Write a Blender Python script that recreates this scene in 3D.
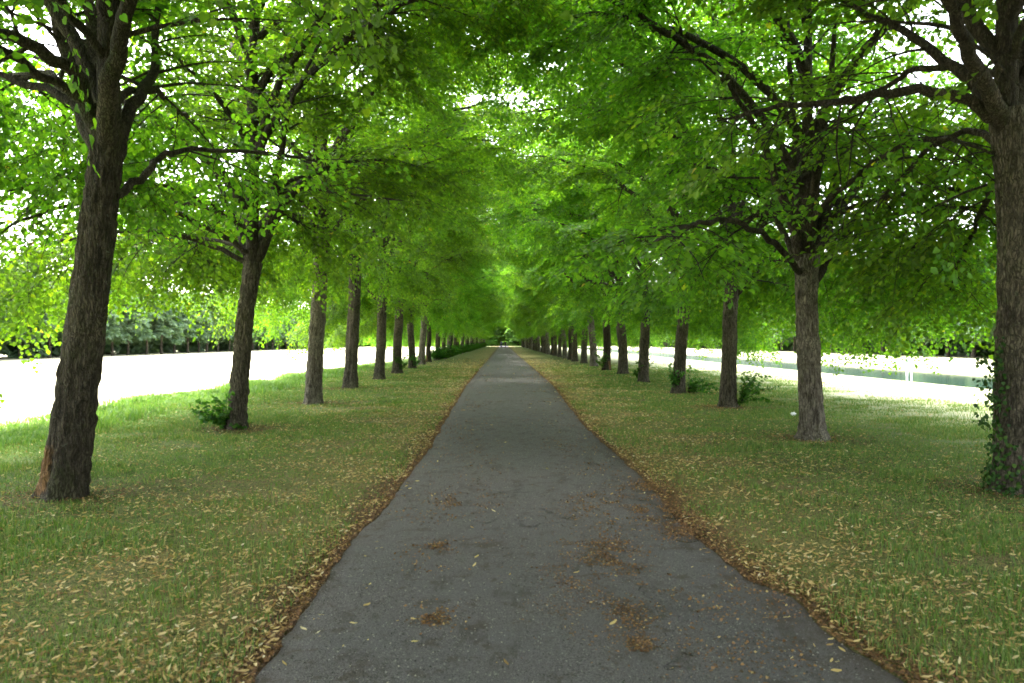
import bpy, math, random
import numpy as np
R = math.radians
rng = np.random.default_rng(7)
random.seed(7)
for o in list(bpy.data.objects): bpy.data.objects.remove(o)
sc = bpy.context.scene
C = sc.collection

# ------------------------------------------------------------------ camera
CAM_H = 1.65; F = 800.0; CX = 512.0; HY = 341.5; YAW = math.atan(9 / 800)
cd = bpy.data.cameras.new('camera'); cam = bpy.data.objects.new('camera', cd); C.objects.link(cam)
cd.sensor_width = 36; cd.lens = F / 1024 * 36; cd.clip_end = 5000; cd.clip_start = 0.05
cam.location = (0, 0, CAM_H); cam.rotation_euler = (R(90), 0, -YAW)
cd.dof.use_dof = True; cd.dof.focus_distance = 18; cd.dof.aperture_fstop = 4.0
sc.camera = cam
# ------------------------------------------------------------------ light
SUN_EL, SUN_AZ = R(58), R(-35)       # azimuth from +Y towards +X
w = bpy.data.worlds.new('World'); sc.world = w; w.use_nodes = True
nt = w.node_tree; bg = nt.nodes['Background']
sky = nt.nodes.new('ShaderNodeTexSky'); sky.sky_type = 'NISHITA'; sky.sun_disc = False
sky.sun_elevation = SUN_EL; sky.sun_rotation = SUN_AZ; sky.dust_density = 4.0; sky.air_density = 1.2
sky.ozone_density = 1.0
hsv = nt.nodes.new('ShaderNodeHueSaturation'); hsv.inputs['Saturation'].default_value = .35; hsv.inputs['Value'].default_value = 1.1
nt.links.new(sky.outputs[0], hsv.inputs['Color']); nt.links.new(hsv.outputs[0], bg.inputs[0]); bg.inputs[1].default_value = 0.15
sd = bpy.data.lights.new('sun', 'SUN'); sun = bpy.data.objects.new('sun', sd); C.objects.link(sun)
sd.energy = 1.5; sd.angle = R(25); sd.color = (1, .96, .88)
sun.rotation_euler = (math.pi / 2 - SUN_EL, 0, -SUN_AZ + math.pi)
sun.location = (0, 0, 40)
from mathutils import Vector
sdir = Vector((math.sin(SUN_AZ) * math.cos(SUN_EL), math.cos(SUN_AZ) * math.cos(SUN_EL), math.sin(SUN_EL)))
sun.rotation_euler = sdir.to_track_quat('Z', 'Y').to_euler()
sc.view_settings.view_transform = 'Standard'; sc.view_settings.look = 'None'
sc.view_settings.gamma = 1; sc.view_settings.use_curve_mapping = False
sc.view_settings.exposure = 3.35
sc.render.engine = 'CYCLES'
cy = sc.cycles
cy.use_denoising = True; cy.denoiser = 'OPENIMAGEDENOISE'
cy.max_bounces = 9; cy.diffuse_bounces = 5; cy.transmission_bounces = 6; cy.glossy_bounces = 2
cy.transparent_max_bounces = 4; cy.use_adaptive_sampling = True; cy.adaptive_threshold = 0.02
cy.caustics_reflective = False; cy.caustics_refractive = False
cy.filter_width = 1.7

# ------------------------------------------------------------------ helpers
def px(x, y, d):
    """photo pixel at camera depth d -> world"""
    xc = (x - CX) / F * d; z = CAM_H + (HY - y) / F * d
    return np.array([xc * math.cos(YAW) + d * math.sin(YAW), d * math.cos(YAW) - xc * math.sin(YAW), z])
def gpx(x, y, z=0.0):
    return px(x, y, F * (CAM_H - z) / (y - HY))

def mesh_np(name, V, Fc, mat=None, smooth=False, n=None):
    """V (N,3), Fc (M,k) one polygon size"""
    V = np.ascontiguousarray(V, np.float32); Fc = np.ascontiguousarray(Fc, np.int32)
    me = bpy.data.meshes.new(name)
    m, k = Fc.shape
    me.vertices.add(len(V)); me.vertices.foreach_set('co', V.ravel())
    me.loops.add(m * k); me.loops.foreach_set('vertex_index', Fc.ravel())
    me.polygons.add(m); me.polygons.foreach_set('loop_start', np.arange(0, m * k, k, dtype=np.int32))
    if smooth: me.polygons.foreach_set('use_smooth', np.ones(m, bool))
    me.update(calc_edges=True); me.validate()
    if mat: me.materials.append(mat)
    return me
def ob(name, me, parent=None, loc=None):
    o = bpy.data.objects.new(name, me); C.objects.link(o)
    if parent: o.parent = parent
    if loc is not None: o.location = loc
    return o
def empty(name, loc, rz=0, s=1):
    o = bpy.data.objects.new(name, None); C.objects.link(o); o.location = loc
    o.rotation_euler = (0, 0, rz); o.scale = (s, s, s); o.empty_display_size = .3
    return o
def tag(o, label=None, cat=None, group=None, kind=None):
    if label: o['label'] = label
    if cat: o['category'] = cat
    if group: o['group'] = group
    if kind: o['kind'] = kind
    return o

# value noise for placing things
_pt = rng.random((256, 256))
def vn(x, y, s=1.0, off=0.0):
    x = np.asarray(x) / s + off + 1000; y = np.asarray(y) / s + off * 1.7 + 1000
    xi = np.floor(x).astype(int); yi = np.floor(y).astype(int); fx = x - xi; fy = y - yi
    fx = fx * fx * (3 - 2 * fx); fy = fy * fy * (3 - 2 * fy)
    a = _pt[xi % 256, yi % 256]; b = _pt[(xi + 1) % 256, yi % 256]; c = _pt[xi % 256, (yi + 1) % 256]; d = _pt[(xi + 1) % 256, (yi + 1) % 256]
    return (a * (1 - fx) + b * fx) * (1 - fy) + (c * (1 - fx) + d * fx) * fy
def fbm(x, y, s=1.0, off=0.0):
    return (vn(x, y, s, off) * .5 + vn(x, y, s / 2, off + 3) * .3 + vn(x, y, s / 4, off + 7) * .2)

# path edges (world x at depth)
_ly = np.array([-30, 0, 3.86, 4.8, 6.04, 6.6, 7.4, 8.3, 9.9, 12.2, 15.8, 30, 46, 91, 400])
_lx = np.array([-1.25, -1.25, -1.22, -1.23, -1.25, -1.28, -1.2, -1.17, -1.17, -1.13, -1.2, -1.38, -1.38, -1.3, -1.3])
_ry = np.array([-30, 0, 3.86, 4.44, 5.1, 5.45, 6.65, 8.3, 9.9, 12.2, 15.8, 30, 46, 91, 400])
_rx = np.array([2.0, 2.0, 1.98, 1.86, 1.88, 1.70, 1.62, 1.67, 1.69, 1.65, 1.60, 1.88, 1.88, 1.82, 1.8])
def edgeL(y): return np.interp(y, _ly, _lx) + (fbm(y, 0 * y, .5, 5) - .5) * .09 + (vn(y, 0 * y, .12, 9) - .5) * .03
def edgeR(y): return np.interp(y, _ry, _rx) + (fbm(y, 0 * y, .5, 25) - .5) * .09 + (vn(y, 0 * y, .12, 19) - .5) * .03

def sst(a, b, x): t = np.clip((x - a) / (b - a), 0, 1); return t * t * (3 - 2 * t)
CAN0, CAN1 = 16.9, 26.3; WATER = -.15
def gh(x, y):
    x = np.asarray(x, float); y = np.asarray(y, float)
    h = (fbm(x, y, 2.6, 2) - .45) * .10 + (vn(x, y, .45, 4) - .5) * .02
    h = h * sst(1.9, 3.6, np.abs(x - .2)) * (1 - sst(40, 80, y))
    h = h - sst(8, 20, -x) * .25
    t = sst(CAN0 - .1, CAN0 + .5, x) * (1 - sst(CAN1 - .6, CAN1, x))
    return h * (1 - sst(12, 16, x)) - t * 1.1

# ------------------------------------------------------------------ node helper
class N:
    def __init__(s, name):
        s.m = bpy.data.materials.new(name); s.m.use_nodes = True; s.t = s.m.node_tree; s.t.nodes.clear()
        s.out = s.t.nodes.new('ShaderNodeOutputMaterial')
        s.tc = s.t.nodes.new('ShaderNodeTexCoord')
    def add(s, ty, **kw):
        n = s.t.nodes.new(ty)
        for k, v in kw.items():
            if k.startswith('i_'):
                n.inputs[int(k[2:]) if k[2:].isdigit() else k[2:].replace('_', ' ')].default_value = v
            else: setattr(n, k, v)
        return n
    def l(s, a, b): s.t.links.new(a, b)
    def noise(s, scale, detail=3, rough=.55, vec=None, sc3=None, dist=0):
        n = s.add('ShaderNodeTexNoise'); n.inputs['Scale'].default_value = scale; n.inputs['Detail'].default_value = detail
        n.inputs['Roughness'].default_value = rough; n.inputs['Distortion'].default_value = dist
        v = vec or s.tc.outputs['Object']
        if sc3:
            mp = s.add('ShaderNodeMapping'); mp.inputs['Scale'].default_value = sc3; s.l(v, mp.inputs[0]); v = mp.outputs[0]
        s.l(v, n.inputs['Vector']); return n.outputs['Fac']
    def mr(s, v, a, b, c=0, d=1):
        n = s.add('ShaderNodeMapRange'); n.interpolation_type = 'SMOOTHSTEP'
        s.l(v, n.inputs[0]); n.inputs[1].default_value = a; n.inputs[2].default_value = b; n.inputs[3].default_value = c; n.inputs[4].default_value = d
        return n.outputs[0]
    def mix(s, f, a, b):
        n = s.add('ShaderNodeMix'); n.data_type = 'RGBA'
        if isinstance(f, (int, float)): n.inputs[0].default_value = f
        else: s.l(f, n.inputs[0])
        for i, v in ((6, a), (7, b)):
            if isinstance(v, tuple): n.inputs[i].default_value = v + (1,) if len(v) == 3 else v
            else: s.l(v, n.inputs[i])
        return n.outputs[2]
    def math(s, op, a, b=0):
        n = s.add('ShaderNodeMath'); n.operation = op
        for i, v in enumerate((a, b)):
            if isinstance(v, (int, float)): n.inputs[i].default_value = v
            else: s.l(v, n.inputs[i])
        return n.outputs[0]
    def ramp(s, v, stops):
        n = s.add('ShaderNodeValToRGB'); cr = n.color_ramp
        while len(cr.elements) < len(stops): cr.elements.new(.5)
        for e, (p, c) in zip(cr.elements, stops): e.position = p; e.color = c + (1,)
        s.l(v, n.inputs[0]); return n.outputs[0]
    def bsdf(s, col, rough=.8, spec=.3, bump=None, bs=.5, bd=.01):
        p = s.add('ShaderNodeBsdfPrincipled')
        if isinstance(col, tuple): p.inputs['Base Color'].default_value = col + (1,)
        else: s.l(col, p.inputs['Base Color'])
        if isinstance(rough, (int, float)): p.inputs['Roughness'].default_value = rough
        else: s.l(rough, p.inputs['Roughness'])
        p.inputs['Specular IOR Level'].default_value = spec
        if bump is not None:
            b = s.add('ShaderNodeBump'); b.inputs['Strength'].default_value = bs; b.inputs['Distance'].default_value = bd
            s.l(bump, b.inputs['Height']); s.l(b.outputs[0], p.inputs['Normal'])
        s.l(p.outputs[0], s.out.inputs[0]); return p

def leaf_mat(name, cols, trans=.5, tcol=None, gloss=.018):
    n = N(name)
    g = n.add('ShaderNodeNewGeometry'); c = n.ramp(g.outputs['Random Per Island'], cols)
    oi = n.add('ShaderNodeObjectInfo')
    hs = n.add('ShaderNodeHueSaturation'); n.l(c, hs.inputs['Color'])
    n.l(n.mr(oi.outputs['Random'], 0, 1, .488, .508), hs.inputs['Hue'])
    n.l(n.mr(oi.outputs['Random'], 0, 1, .88, 1.12), hs.inputs['Value']); c = hs.outputs[0]
    d = n.add('ShaderNodeBsdfDiffuse'); n.l(c, d.inputs[0])
    t = n.add('ShaderNodeBsdfTranslucent')
    mx = n.add('ShaderNodeMix'); mx.data_type = 'RGBA'; mx.blend_type = 'MULTIPLY'; mx.inputs[0].default_value = 1
    n.l(c, mx.inputs[6]); mx.inputs[7].default_value = (tcol or (2.15, 2.4, .62)) + (1,); mx.clamp_result = False
    n.l(mx.outputs[2], t.inputs[0])
    a = n.add('ShaderNodeMixShader'); a.inputs[0].default_value = trans
    n.l(d.outputs[0], a.inputs[1]); n.l(t.outputs[0], a.inputs[2])
    gl = n.add('ShaderNodeBsdfGlossy'); gl.inputs['Roughness'].default_value = .5; gl.inputs[0].default_value = (1, 1, 1, 1)
    b = n.add('ShaderNodeMixShader'); b.inputs[0].default_value = gloss
    n.l(a.outputs[0], b.inputs[1]); n.l(gl.outputs[0], b.inputs[2]); n.l(b.outputs[0], n.out.inputs[0])
    return n.m

M = {}
M['leaf'] = leaf_mat('lime_leaf', [(0, (.050, .115, .020)), (.35, (.068, .142, .018)), (.7, (.088, .172, .018)), (.95, (.115, .205, .018)), (.996, (.16, .23, .02)), (1, (.30, .25, .03))], .62)
M['leaf_dark'] = leaf_mat('shoot_leaf', [(0, (.03, .085, .02)), (.6, (.045, .12, .02)), (1, (.07, .16, .02))], .35)
M['ivy'] = leaf_mat('ivy_leaf', [(0, (.018, .05, .014)), (.6, (.03, .08, .018)), (1, (.06, .12, .02))], .1, gloss=.01)
M['hazed_leaf'] = leaf_mat('hazed_leaf', [(0, (.08, .135, .09)), (.5, (.105, .165, .11)), (1, (.13, .19, .12))], .3)  # distant foliage, paled and cooled: haze mixed into the leaf colour

def bark(name, base, dark, moss=.35, wound=False):
    n = N(name)
    big = n.noise(1.4, 3, .6); fur = n.noise(9, 5, .75, sc3=(3.0, 3.0, .5), dist=.8); fine = n.noise(60, 3, .6, sc3=(1, 1, .5))
    c = n.mix(n.mr(fur, .38, .62), dark, base)
    c = n.mix(n.mr(big, .45, .7), c, tuple(v * 1.35 for v in base))
    lich = n.mr(n.noise(16, 4, .7), .62, .68)
    c = n.mix(n.math('MULTIPLY', lich, .35), c, (.23, .25, .18))
    mo = n.mr(n.noise(2.3, 4, .7, sc3=(1, 1, .6)), .5, .66)
    c = n.mix(n.math('MULTIPLY', mo, moss), c, (.055, .07, .018))
    c = n.mix(n.mr(fine, .3, .8, 0, .35), c, dark)
    if wound:
        se = n.add('ShaderNodeSeparateXYZ'); n.l(n.tc.outputs['Object'], se.inputs[0])
        wig = n.math('MULTIPLY', n.math('SUBTRACT', n.noise(9, 3), .5), .25)
        hz = n.math('ADD', se.outputs[2], wig)
        mk = n.math('MULTIPLY', n.mr(hz, .05, .14), n.mr(hz, .50, .62, 1, 0))
        xx = n.math('ADD', n.math('SUBTRACT', se.outputs[0], n.math('MULTIPLY', se.outputs[2], .18)), n.math('MULTIPLY', wig, .5))
        mk = n.math('MULTIPLY', mk, n.mr(xx, -.11, -.05, 1, 0))
        c = n.mix(mk, c, n.mix(n.mr(fur, .35, .65), (.12, .065, .025), (.25, .14, .065)))
    wv = n.add('ShaderNodeTexNoise'); wv.inputs['Scale'].default_value = 7; wv.inputs['Detail'].default_value = 3; n.l(n.tc.outputs['Object'], wv.inputs['Vector'])
    va = n.add('ShaderNodeVectorMath', operation='MULTIPLY_ADD'); n.l(wv.outputs['Color'], va.inputs[0]); va.inputs[1].default_value = (.11, .11, .16); n.l(n.tc.outputs['Object'], va.inputs[2])
    mp = n.add('ShaderNodeMapping'); mp.inputs['Scale'].default_value = (38, 38, 5.0); n.l(va.outputs[0], mp.inputs[0])
    vo = n.add('ShaderNodeTexVoronoi'); vo.feature = 'DISTANCE_TO_EDGE'; vo.inputs['Scale'].default_value = 1; n.l(mp.outputs[0], vo.inputs['Vector'])
    crk = n.mr(vo.outputs['Distance'], .02, .20)
    c = n.mix(n.math('MULTIPLY', n.math('SUBTRACT', 1, crk), n.mr(big, .35, .65, .25, .7)), c, tuple(v * .45 for v in dark))
    h = n.math('ADD', n.math('ADD', n.math('MULTIPLY', fur, .6), n.math('MULTIPLY', fine, .3)), n.math('MULTIPLY', crk, .55))
    n.bsdf(c, .9, .15, h, 1.0, .045)
    return n.m
M['bark'] = bark('lime_bark', (.165, .14, .105), (.03, .025, .018))
M['bark_dark'] = bark('dark_bark', (.095, .078, .056), (.02, .017, .012), .5, wound=True)
M['bark_grey'] = bark('grey_bark', (.27, .235, .19), (.05, .04, .03), .25)
M['limb'] = bark('limb_bark', (.085, .07, .05), (.03, .025, .018), .45)

# ------------------------------------------------------------------ setting: ground
def ground_mat():
    n = N('ground')
    se = n.add('ShaderNodeSeparateXYZ'); n.l(n.tc.outputs['Object'], se.inputs[0]); X, Y = se.outputs[0], se.outputs[1]
    n1 = n.noise(.55, 4, .6); n2 = n.noise(3.5, 4, .65); n3 = n.noise(22, 4, .7); n4 = n.noise(90, 2, .6)
    green = n.mix(n.mr(n3, .35, .65), (.035, .055, .014), (.075, .12, .025))
    thatch = n.mix(n.mr(n4, .35, .65), (.07, .05, .026), (.17, .13, .06))
    litter = n.mix(n.mr(n4, .4, .6), (.12, .095, .04), (.25, .20, .085))
    ax = n.math('ABSOLUTE', n.math('SUBTRACT', X, .17))
    near = n.mr(ax, 1.6, 5.5, 1, 0)
    v = n.math('ADD', n.math('MULTIPLY', n2, .55), n.math('MULTIPLY', n1, .45))
    v = n.math('SUBTRACT', v, n.math('MULTIPLY', near, .05))
    c = n.mix(n.mr(v, .36, .50), thatch, green)
    lm = n.math('ADD', n.math('MULTIPLY', n3, .6), n.math('MULTIPLY', n4, .4))
    lm = n.math('ADD', lm, n.math('MULTIPLY', near, .10))
    c = n.mix(n.mr(lm, .52, .60, 0, .75), c, litter); c = n.mix(n.mr(n.noise(1.3, 5, .7, sc3=(1, .6, 1)), .46, .6, 0, .3), c, (.075, .10, .024))
    # soil rim by the path
    rim = n.math('ADD', ax, n.math('MULTIPLY', n.math('SUBTRACT', n2, .5), .9))
    c = n.mix(n.mr(rim, 1.42, 1.85, 1, 0), c, n.mix(n.mr(n4, .4, .62), (.055, .035, .022), (.13, .085, .05)))
    # brown earth round the left row and right row feet
    # dry mown grass on the open sides; right lawn's fading canopy shade painted in
    jit = n.math('MULTIPLY', n.math('SUBTRACT', n1, .5), 2.4)
    xr = n.math('ADD', X, jit)
    c = n.mix(n.mr(xr, 5.6, 8.0), c, n.mix(n.mr(n2, .4, .62), (.14, .20, .075), (.23, .21, .10)))
    c = n.mix(n.mr(xr, 7.5, 11.5), c, n.mix(n.mr(n2, .35, .65), (.30, .33, .18), (.42, .38, .24)))
    xl = n.math('MULTIPLY', n.math('ADD', X, n.math('MULTIPLY', jit, .4)), -1)
    c = n.mix(n.mr(xl, 6.0, 7.6), c, n.mix(n.mr(n3, .35, .65), (.09, .16, .03), (.17, .25, .06)))
    c = n.mix(n.mr(xl, 9.0, 9.6), c, n.mix(n.mr(n1, .45, .6), (.52, .48, .34), (.42, .42, .27)))
    h = n.math('ADD', n3, n.math('MULTIPLY', n4, .5))
    n.bsdf(c, .95, .1, h, .6, .04)
    return n.m
M['ground'] = ground_mat()
xs = np.unique(np.concatenate([np.linspace(-900, -60, 10), np.linspace(-60, -12, 14), np.linspace(-12, 12, 161), np.linspace(12, 16.8, 8),
                               np.linspace(16.8, 17.7, 10), np.linspace(18, 25.5, 4), np.linspace(25.6, 26.5, 8), np.linspace(28, 60, 10), np.linspace(60, 900, 10)]))
ys = np.unique(np.concatenate([np.linspace(-120, -5, 8), np.linspace(-5, 3, 12), np.linspace(3, 24, 141), np.linspace(24, 80, 100), np.linspace(80, 330, 26), np.linspace(330, 2500, 8)]))
gx, gy = np.meshgrid(xs, ys); gz = gh(gx, gy)
V = np.stack([gx, gy, gz], -1).reshape(-1, 3); nx = len(xs); ny = len(ys)
i, j = np.meshgrid(np.arange(nx - 1), np.arange(ny - 1)); q = (j * nx + i).ravel()
tag(ob('ground', mesh_np('ground', V, np.stack([q, q + 1, q + nx + 1, q + nx], -1), M['ground'], True)), kind='structure')

def path_mat():
    n = N('asphalt')
    a = n.noise(.9, 4, .6); b = n.noise(160, 2, .7); g = n.noise(45, 3, .7); d = n.noise(5, 5, .7)
    c = n.mix(n.mr(b, .36, .62), (.038, .035, .034), (.158, .144, .140))
    c = n.mix(n.mr(g, .56, .70, 0, .75), c, (.19, .175, .155)); c = n.mix(n.mr(n.noise(70, 3, .7), .56, .66, 0, .6), c, (.028, .024, .022))
    c = n.mix(n.mr(a, .4, .7, 0, .35), c, (.10, .10, .102))
    c = n.mix(n.mr(d, .54, .66, 0, .6), c, (.055, .040, .028)); c = n.mix(n.mr(n.noise(2.2, 6, .75, sc3=(1.6, .7, 1)), .52, .64, 0, .5), c, (.048, .040, .034))
    # side dirt
    se = n.add('ShaderNodeSeparateXYZ'); n.l(n.tc.outputs['Object'], se.inputs[0])
    ax = n.math('ABSOLUTE', n.math('SUBTRACT', se.outputs[0], .2))
    rim = n.math('ADD', ax, n.math('MULTIPLY', n.math('SUBTRACT', d, .5), .9))
    c = n.mix(n.mr(rim, 1.2, 1.7, 0, .55), c, (.065, .045, .03))
    vo = n.add('ShaderNodeTexVoronoi'); vo.feature = 'DISTANCE_TO_EDGE'; vo.inputs['Scale'].default_value = .55
    mp = n.add('ShaderNodeVectorMath'); mp.operation = 'ADD'
    nn = n.add('ShaderNodeTexNoise'); nn.inputs['Scale'].default_value = 2.2; nn.inputs['Detail'].default_value = 4; n.l(n.tc.outputs['Object'], nn.inputs['Vector'])
    n.l(n.tc.outputs['Object'], mp.inputs[0]); n.l(nn.outputs['Color'], mp.inputs[1]); n.l(mp.outputs[0], vo.inputs['Vector'])
    cr = n.math('MULTIPLY', n.mr(vo.outputs['Distance'], .002, .012, 1, 0), n.mr(n.noise(1.1, 3), .5, .62))
    c = n.mix(n.math('MULTIPLY', cr, .4), c, (.02, .018, .016))
    hgt = n.math('SUBTRACT', n.math('ADD', b, n.math('MULTIPLY', g, .8)), n.math('MULTIPLY', cr, 2))
    n.bsdf(c, .9, .18, hgt, .8, .012)
    return n.m
M['asphalt'] = path_mat()
py = np.concatenate([np.arange(-30, 2, .5), np.arange(2, 26, .04), np.arange(26, 80, .25), np.arange(80, 330, 3)])
L_, R_ = edgeL(py), edgeR(py); ts = np.array([0, .012, .1, .3, .5, .7, .9, .988, 1])
PX = L_[:, None] * (1 - ts) + R_[:, None] * ts
PZ = .012 + .035 * (1 - (2 * ts - 1) ** 2) * np.ones_like(PX); PZ[:, 0] = -.02; PZ[:, -1] = -.02
V = np.stack([PX, np.repeat(py[:, None], 9, 1), PZ], -1).reshape(-1, 3)
i, j = np.meshgrid(np.arange(8), np.arange(len(py) - 1)); q = (j * 9 + i).ravel()
tag(ob('path', mesh_np('path', V, np.stack([q, q + 1, q + 10, q + 9], -1), M['asphalt'], True)), kind='structure')

n = N('canal_water')
n.bsdf((.006, .030, .024), .10, .4, n.noise(2.5, 3, sc3=(1, .5, 1)), .05, .03); M['water'] = n.m
V = np.array([[CAN0 - .05, -120, WATER], [CAN1 + .05, -120, WATER], [CAN1 + .05, 900, WATER], [CAN0 - .05, 900, WATER]])
tag(ob('canal_water', mesh_np('canal_water', V, np.array([[0, 1, 2, 3]]), M['water'])), kind='structure')
n = N('gravel'); n.bsdf(n.mix(n.noise(3, 4), (.42, .38, .38), (.52, .48, .46)), .9, .2); M['gravel'] = n.m
V = np.array([[31, -120, .004], [34, -120, .004], [34, 900, .004], [31, 900, .004]])
tag(ob('canal_towpath', mesh_np('canal_towpath', V, np.array([[0, 1, 2, 3]]), M['gravel'])), kind='structure')

# ------------------------------------------------------------------ geometry collectors
class Tubes:
    def __init__(s): s.V = []; s.F = []; s.n = 0
    def add(s, P, r, seg=8, lump=0.0, flare=0.0, seed=0):
        P = np.asarray(P, float); r = np.asarray(r, float); m = len(P)
        T = np.gradient(P, axis=0); T /= np.linalg.norm(T, axis=1)[:, None] + 1e-9
        ref = np.array([0, 1, 0.]) if abs(T[0, 1]) < .9 else np.array([1., 0, 0])
        U = np.zeros_like(P); u = ref - T[0] * ref.dot(T[0]); u /= np.linalg.norm(u)
        for k in range(m):
            u = u - T[k] * u.dot(T[k]); u /= np.linalg.norm(u) + 1e-9; U[k] = u
        W = np.cross(T, U); a = np.linspace(0, 2 * np.pi, seg, endpoint=False)
        rr = np.repeat(r[:, None], seg, 1)
        if lump:
            z = P[:, 2][:, None]; A = a[None]
            rr = rr * (1 + lump * (np.sin(A * 3 + seed + z * 1.3) * .5 + np.sin(A * 5 + seed * 2 - z * 2.1) * .35 + (vn(z * 1.0 + 0 * A, np.cos(A) + seed + 0 * z, .35) - .5) * 1.2 + np.sin(A * 11 + seed) * .25))
        if flare:
            z = (P[:, 2] - P[0, 2])[:, None]
            rr = rr * (1 + flare * np.exp(-z / .16) * (1 + .55 * np.sin(a[None] * 5 + seed)))
        Vv = P[:, None] + rr[..., None] * (np.cos(a)[None, :, None] * U[:, None] + np.sin(a)[None, :, None] * W[:, None])
        i, j = np.meshgrid(np.arange(seg), np.arange(m - 1)); i = i.ravel(); j = j.ravel(); i2 = (i + 1) % seg
        Fq = np.stack([j * seg + i, j * seg + i2, (j + 1) * seg + i2, (j + 1) * seg + i], -1) + s.n
        s.V.append(Vv.reshape(-1, 3)); s.F.append(Fq); s.n += m * seg
    def mesh(s, name, mat): return mesh_np(name, np.concatenate(s.V), np.concatenate(s.F), mat, True)

def spline(P, n):
    P = np.asarray(P, float)
    if len(P) == 2: t = np.linspace(0, 1, n)[:, None]; return P[0] * (1 - t) + P[1] * t
    Q = np.vstack([2 * P[0] - P[1], P, 2 * P[-1] - P[-2]]); m = len(P) - 1; out = []
    for t in np.linspace(0, m, n):
        k = min(int(t), m - 1); u = t - k; a, b, c, d = Q[k:k + 4]
        out.append(.5 * (2 * b + (c - a) * u + (2 * a - 5 * b + 4 * c - d) * u * u + (3 * b - a - 3 * c + d) * u ** 3))
    return np.array(out)

# leaf templates: list of polygons sharing outline (x across, y along, z up)
def leaf_tpl(detail):
    if detail == 2:   # heart shaped, 6-gon halves
        o = [(0, .06), (.20, -.04), (.46, .16), (.47, .46), (.27, .80), (0, 1.1)]
        R1 = [(x, y, .16 * x - .12 * y * y) for x, y in o]; L1 = [(-x, y, z) for x, y, z in R1]
        V = np.array(R1 + L1[1:5]); F = np.array([[0, 1, 2, 3, 4, 5], [5, 9, 8, 7, 6, 0]])
    else:
        o = [(0, 0), (.5, .22), (.36, .74), (0, 1.08)]
        R1 = [(x, y, .16 * x - .12 * y * y) for x, y in o]; L1 = [(-x, y, z) for x, y, z in R1]
        V = np.array(R1 + L1[1:3]); F = np.array([[0, 1, 2, 3], [3, 5, 4, 0]])
    return V, F
def place(tpl, pos, X, Y, Z, size):
    V, F = tpl
    n = len(pos)
    VV = pos[:, None] + size[:, None, None] * (V[None, :, 0:1] * X[:, None] + V[None, :, 1:2] * Y[:, None] + V[None, :, 2:3] * Z[:, None])
    FF = F[None] + (np.arange(n) * len(V))[:, None, None]
    return VV.reshape(-1, 3), FF.reshape(-1, F.shape[1])
def norm(a): return a / (np.linalg.norm(a, axis=-1, keepdims=True) + 1e-9)

# planar sprays: leaf positions & directions in (along, side) plane
def make_spray(g, L=.75):
    pts = []; tw = []
    tw.append(((0, 0), (L, 0)))
    k = 0
    for t in np.arange(.12, 1.0, .085):
        side = 1 if k % 2 else -1; k += 1
        if t < .8 and g.random() < .62:
            l = (1 - t * .7) * .5 * g.uniform(.6, 1.1); ang = side * g.uniform(.6, 1.0)
            bx, by = t * L, 0; ex, ey = bx + l * math.cos(ang), l * math.sin(ang)
            tw.append(((bx, by), (ex, ey))); m = 0
            for u in np.arange(.25, 1.05, .085 / max(l, .1) * .8):
                s2 = 1 if m % 2 else -1; m += 1
                pts.append((bx + (ex - bx) * u, by + (ey - by) * u, ang + s2 * g.uniform(.4, 1.1)))
        else:
            pts.append((t * L, 0, side * g.uniform(.5, 1.1)))
    pts.append((L, 0, 0))
    return np.array(pts), tw
_g = np.random.default_rng(3)
SPR = [make_spray(_g, L) for L in (.7, .8, .62, .9, .75, .68)]

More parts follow.
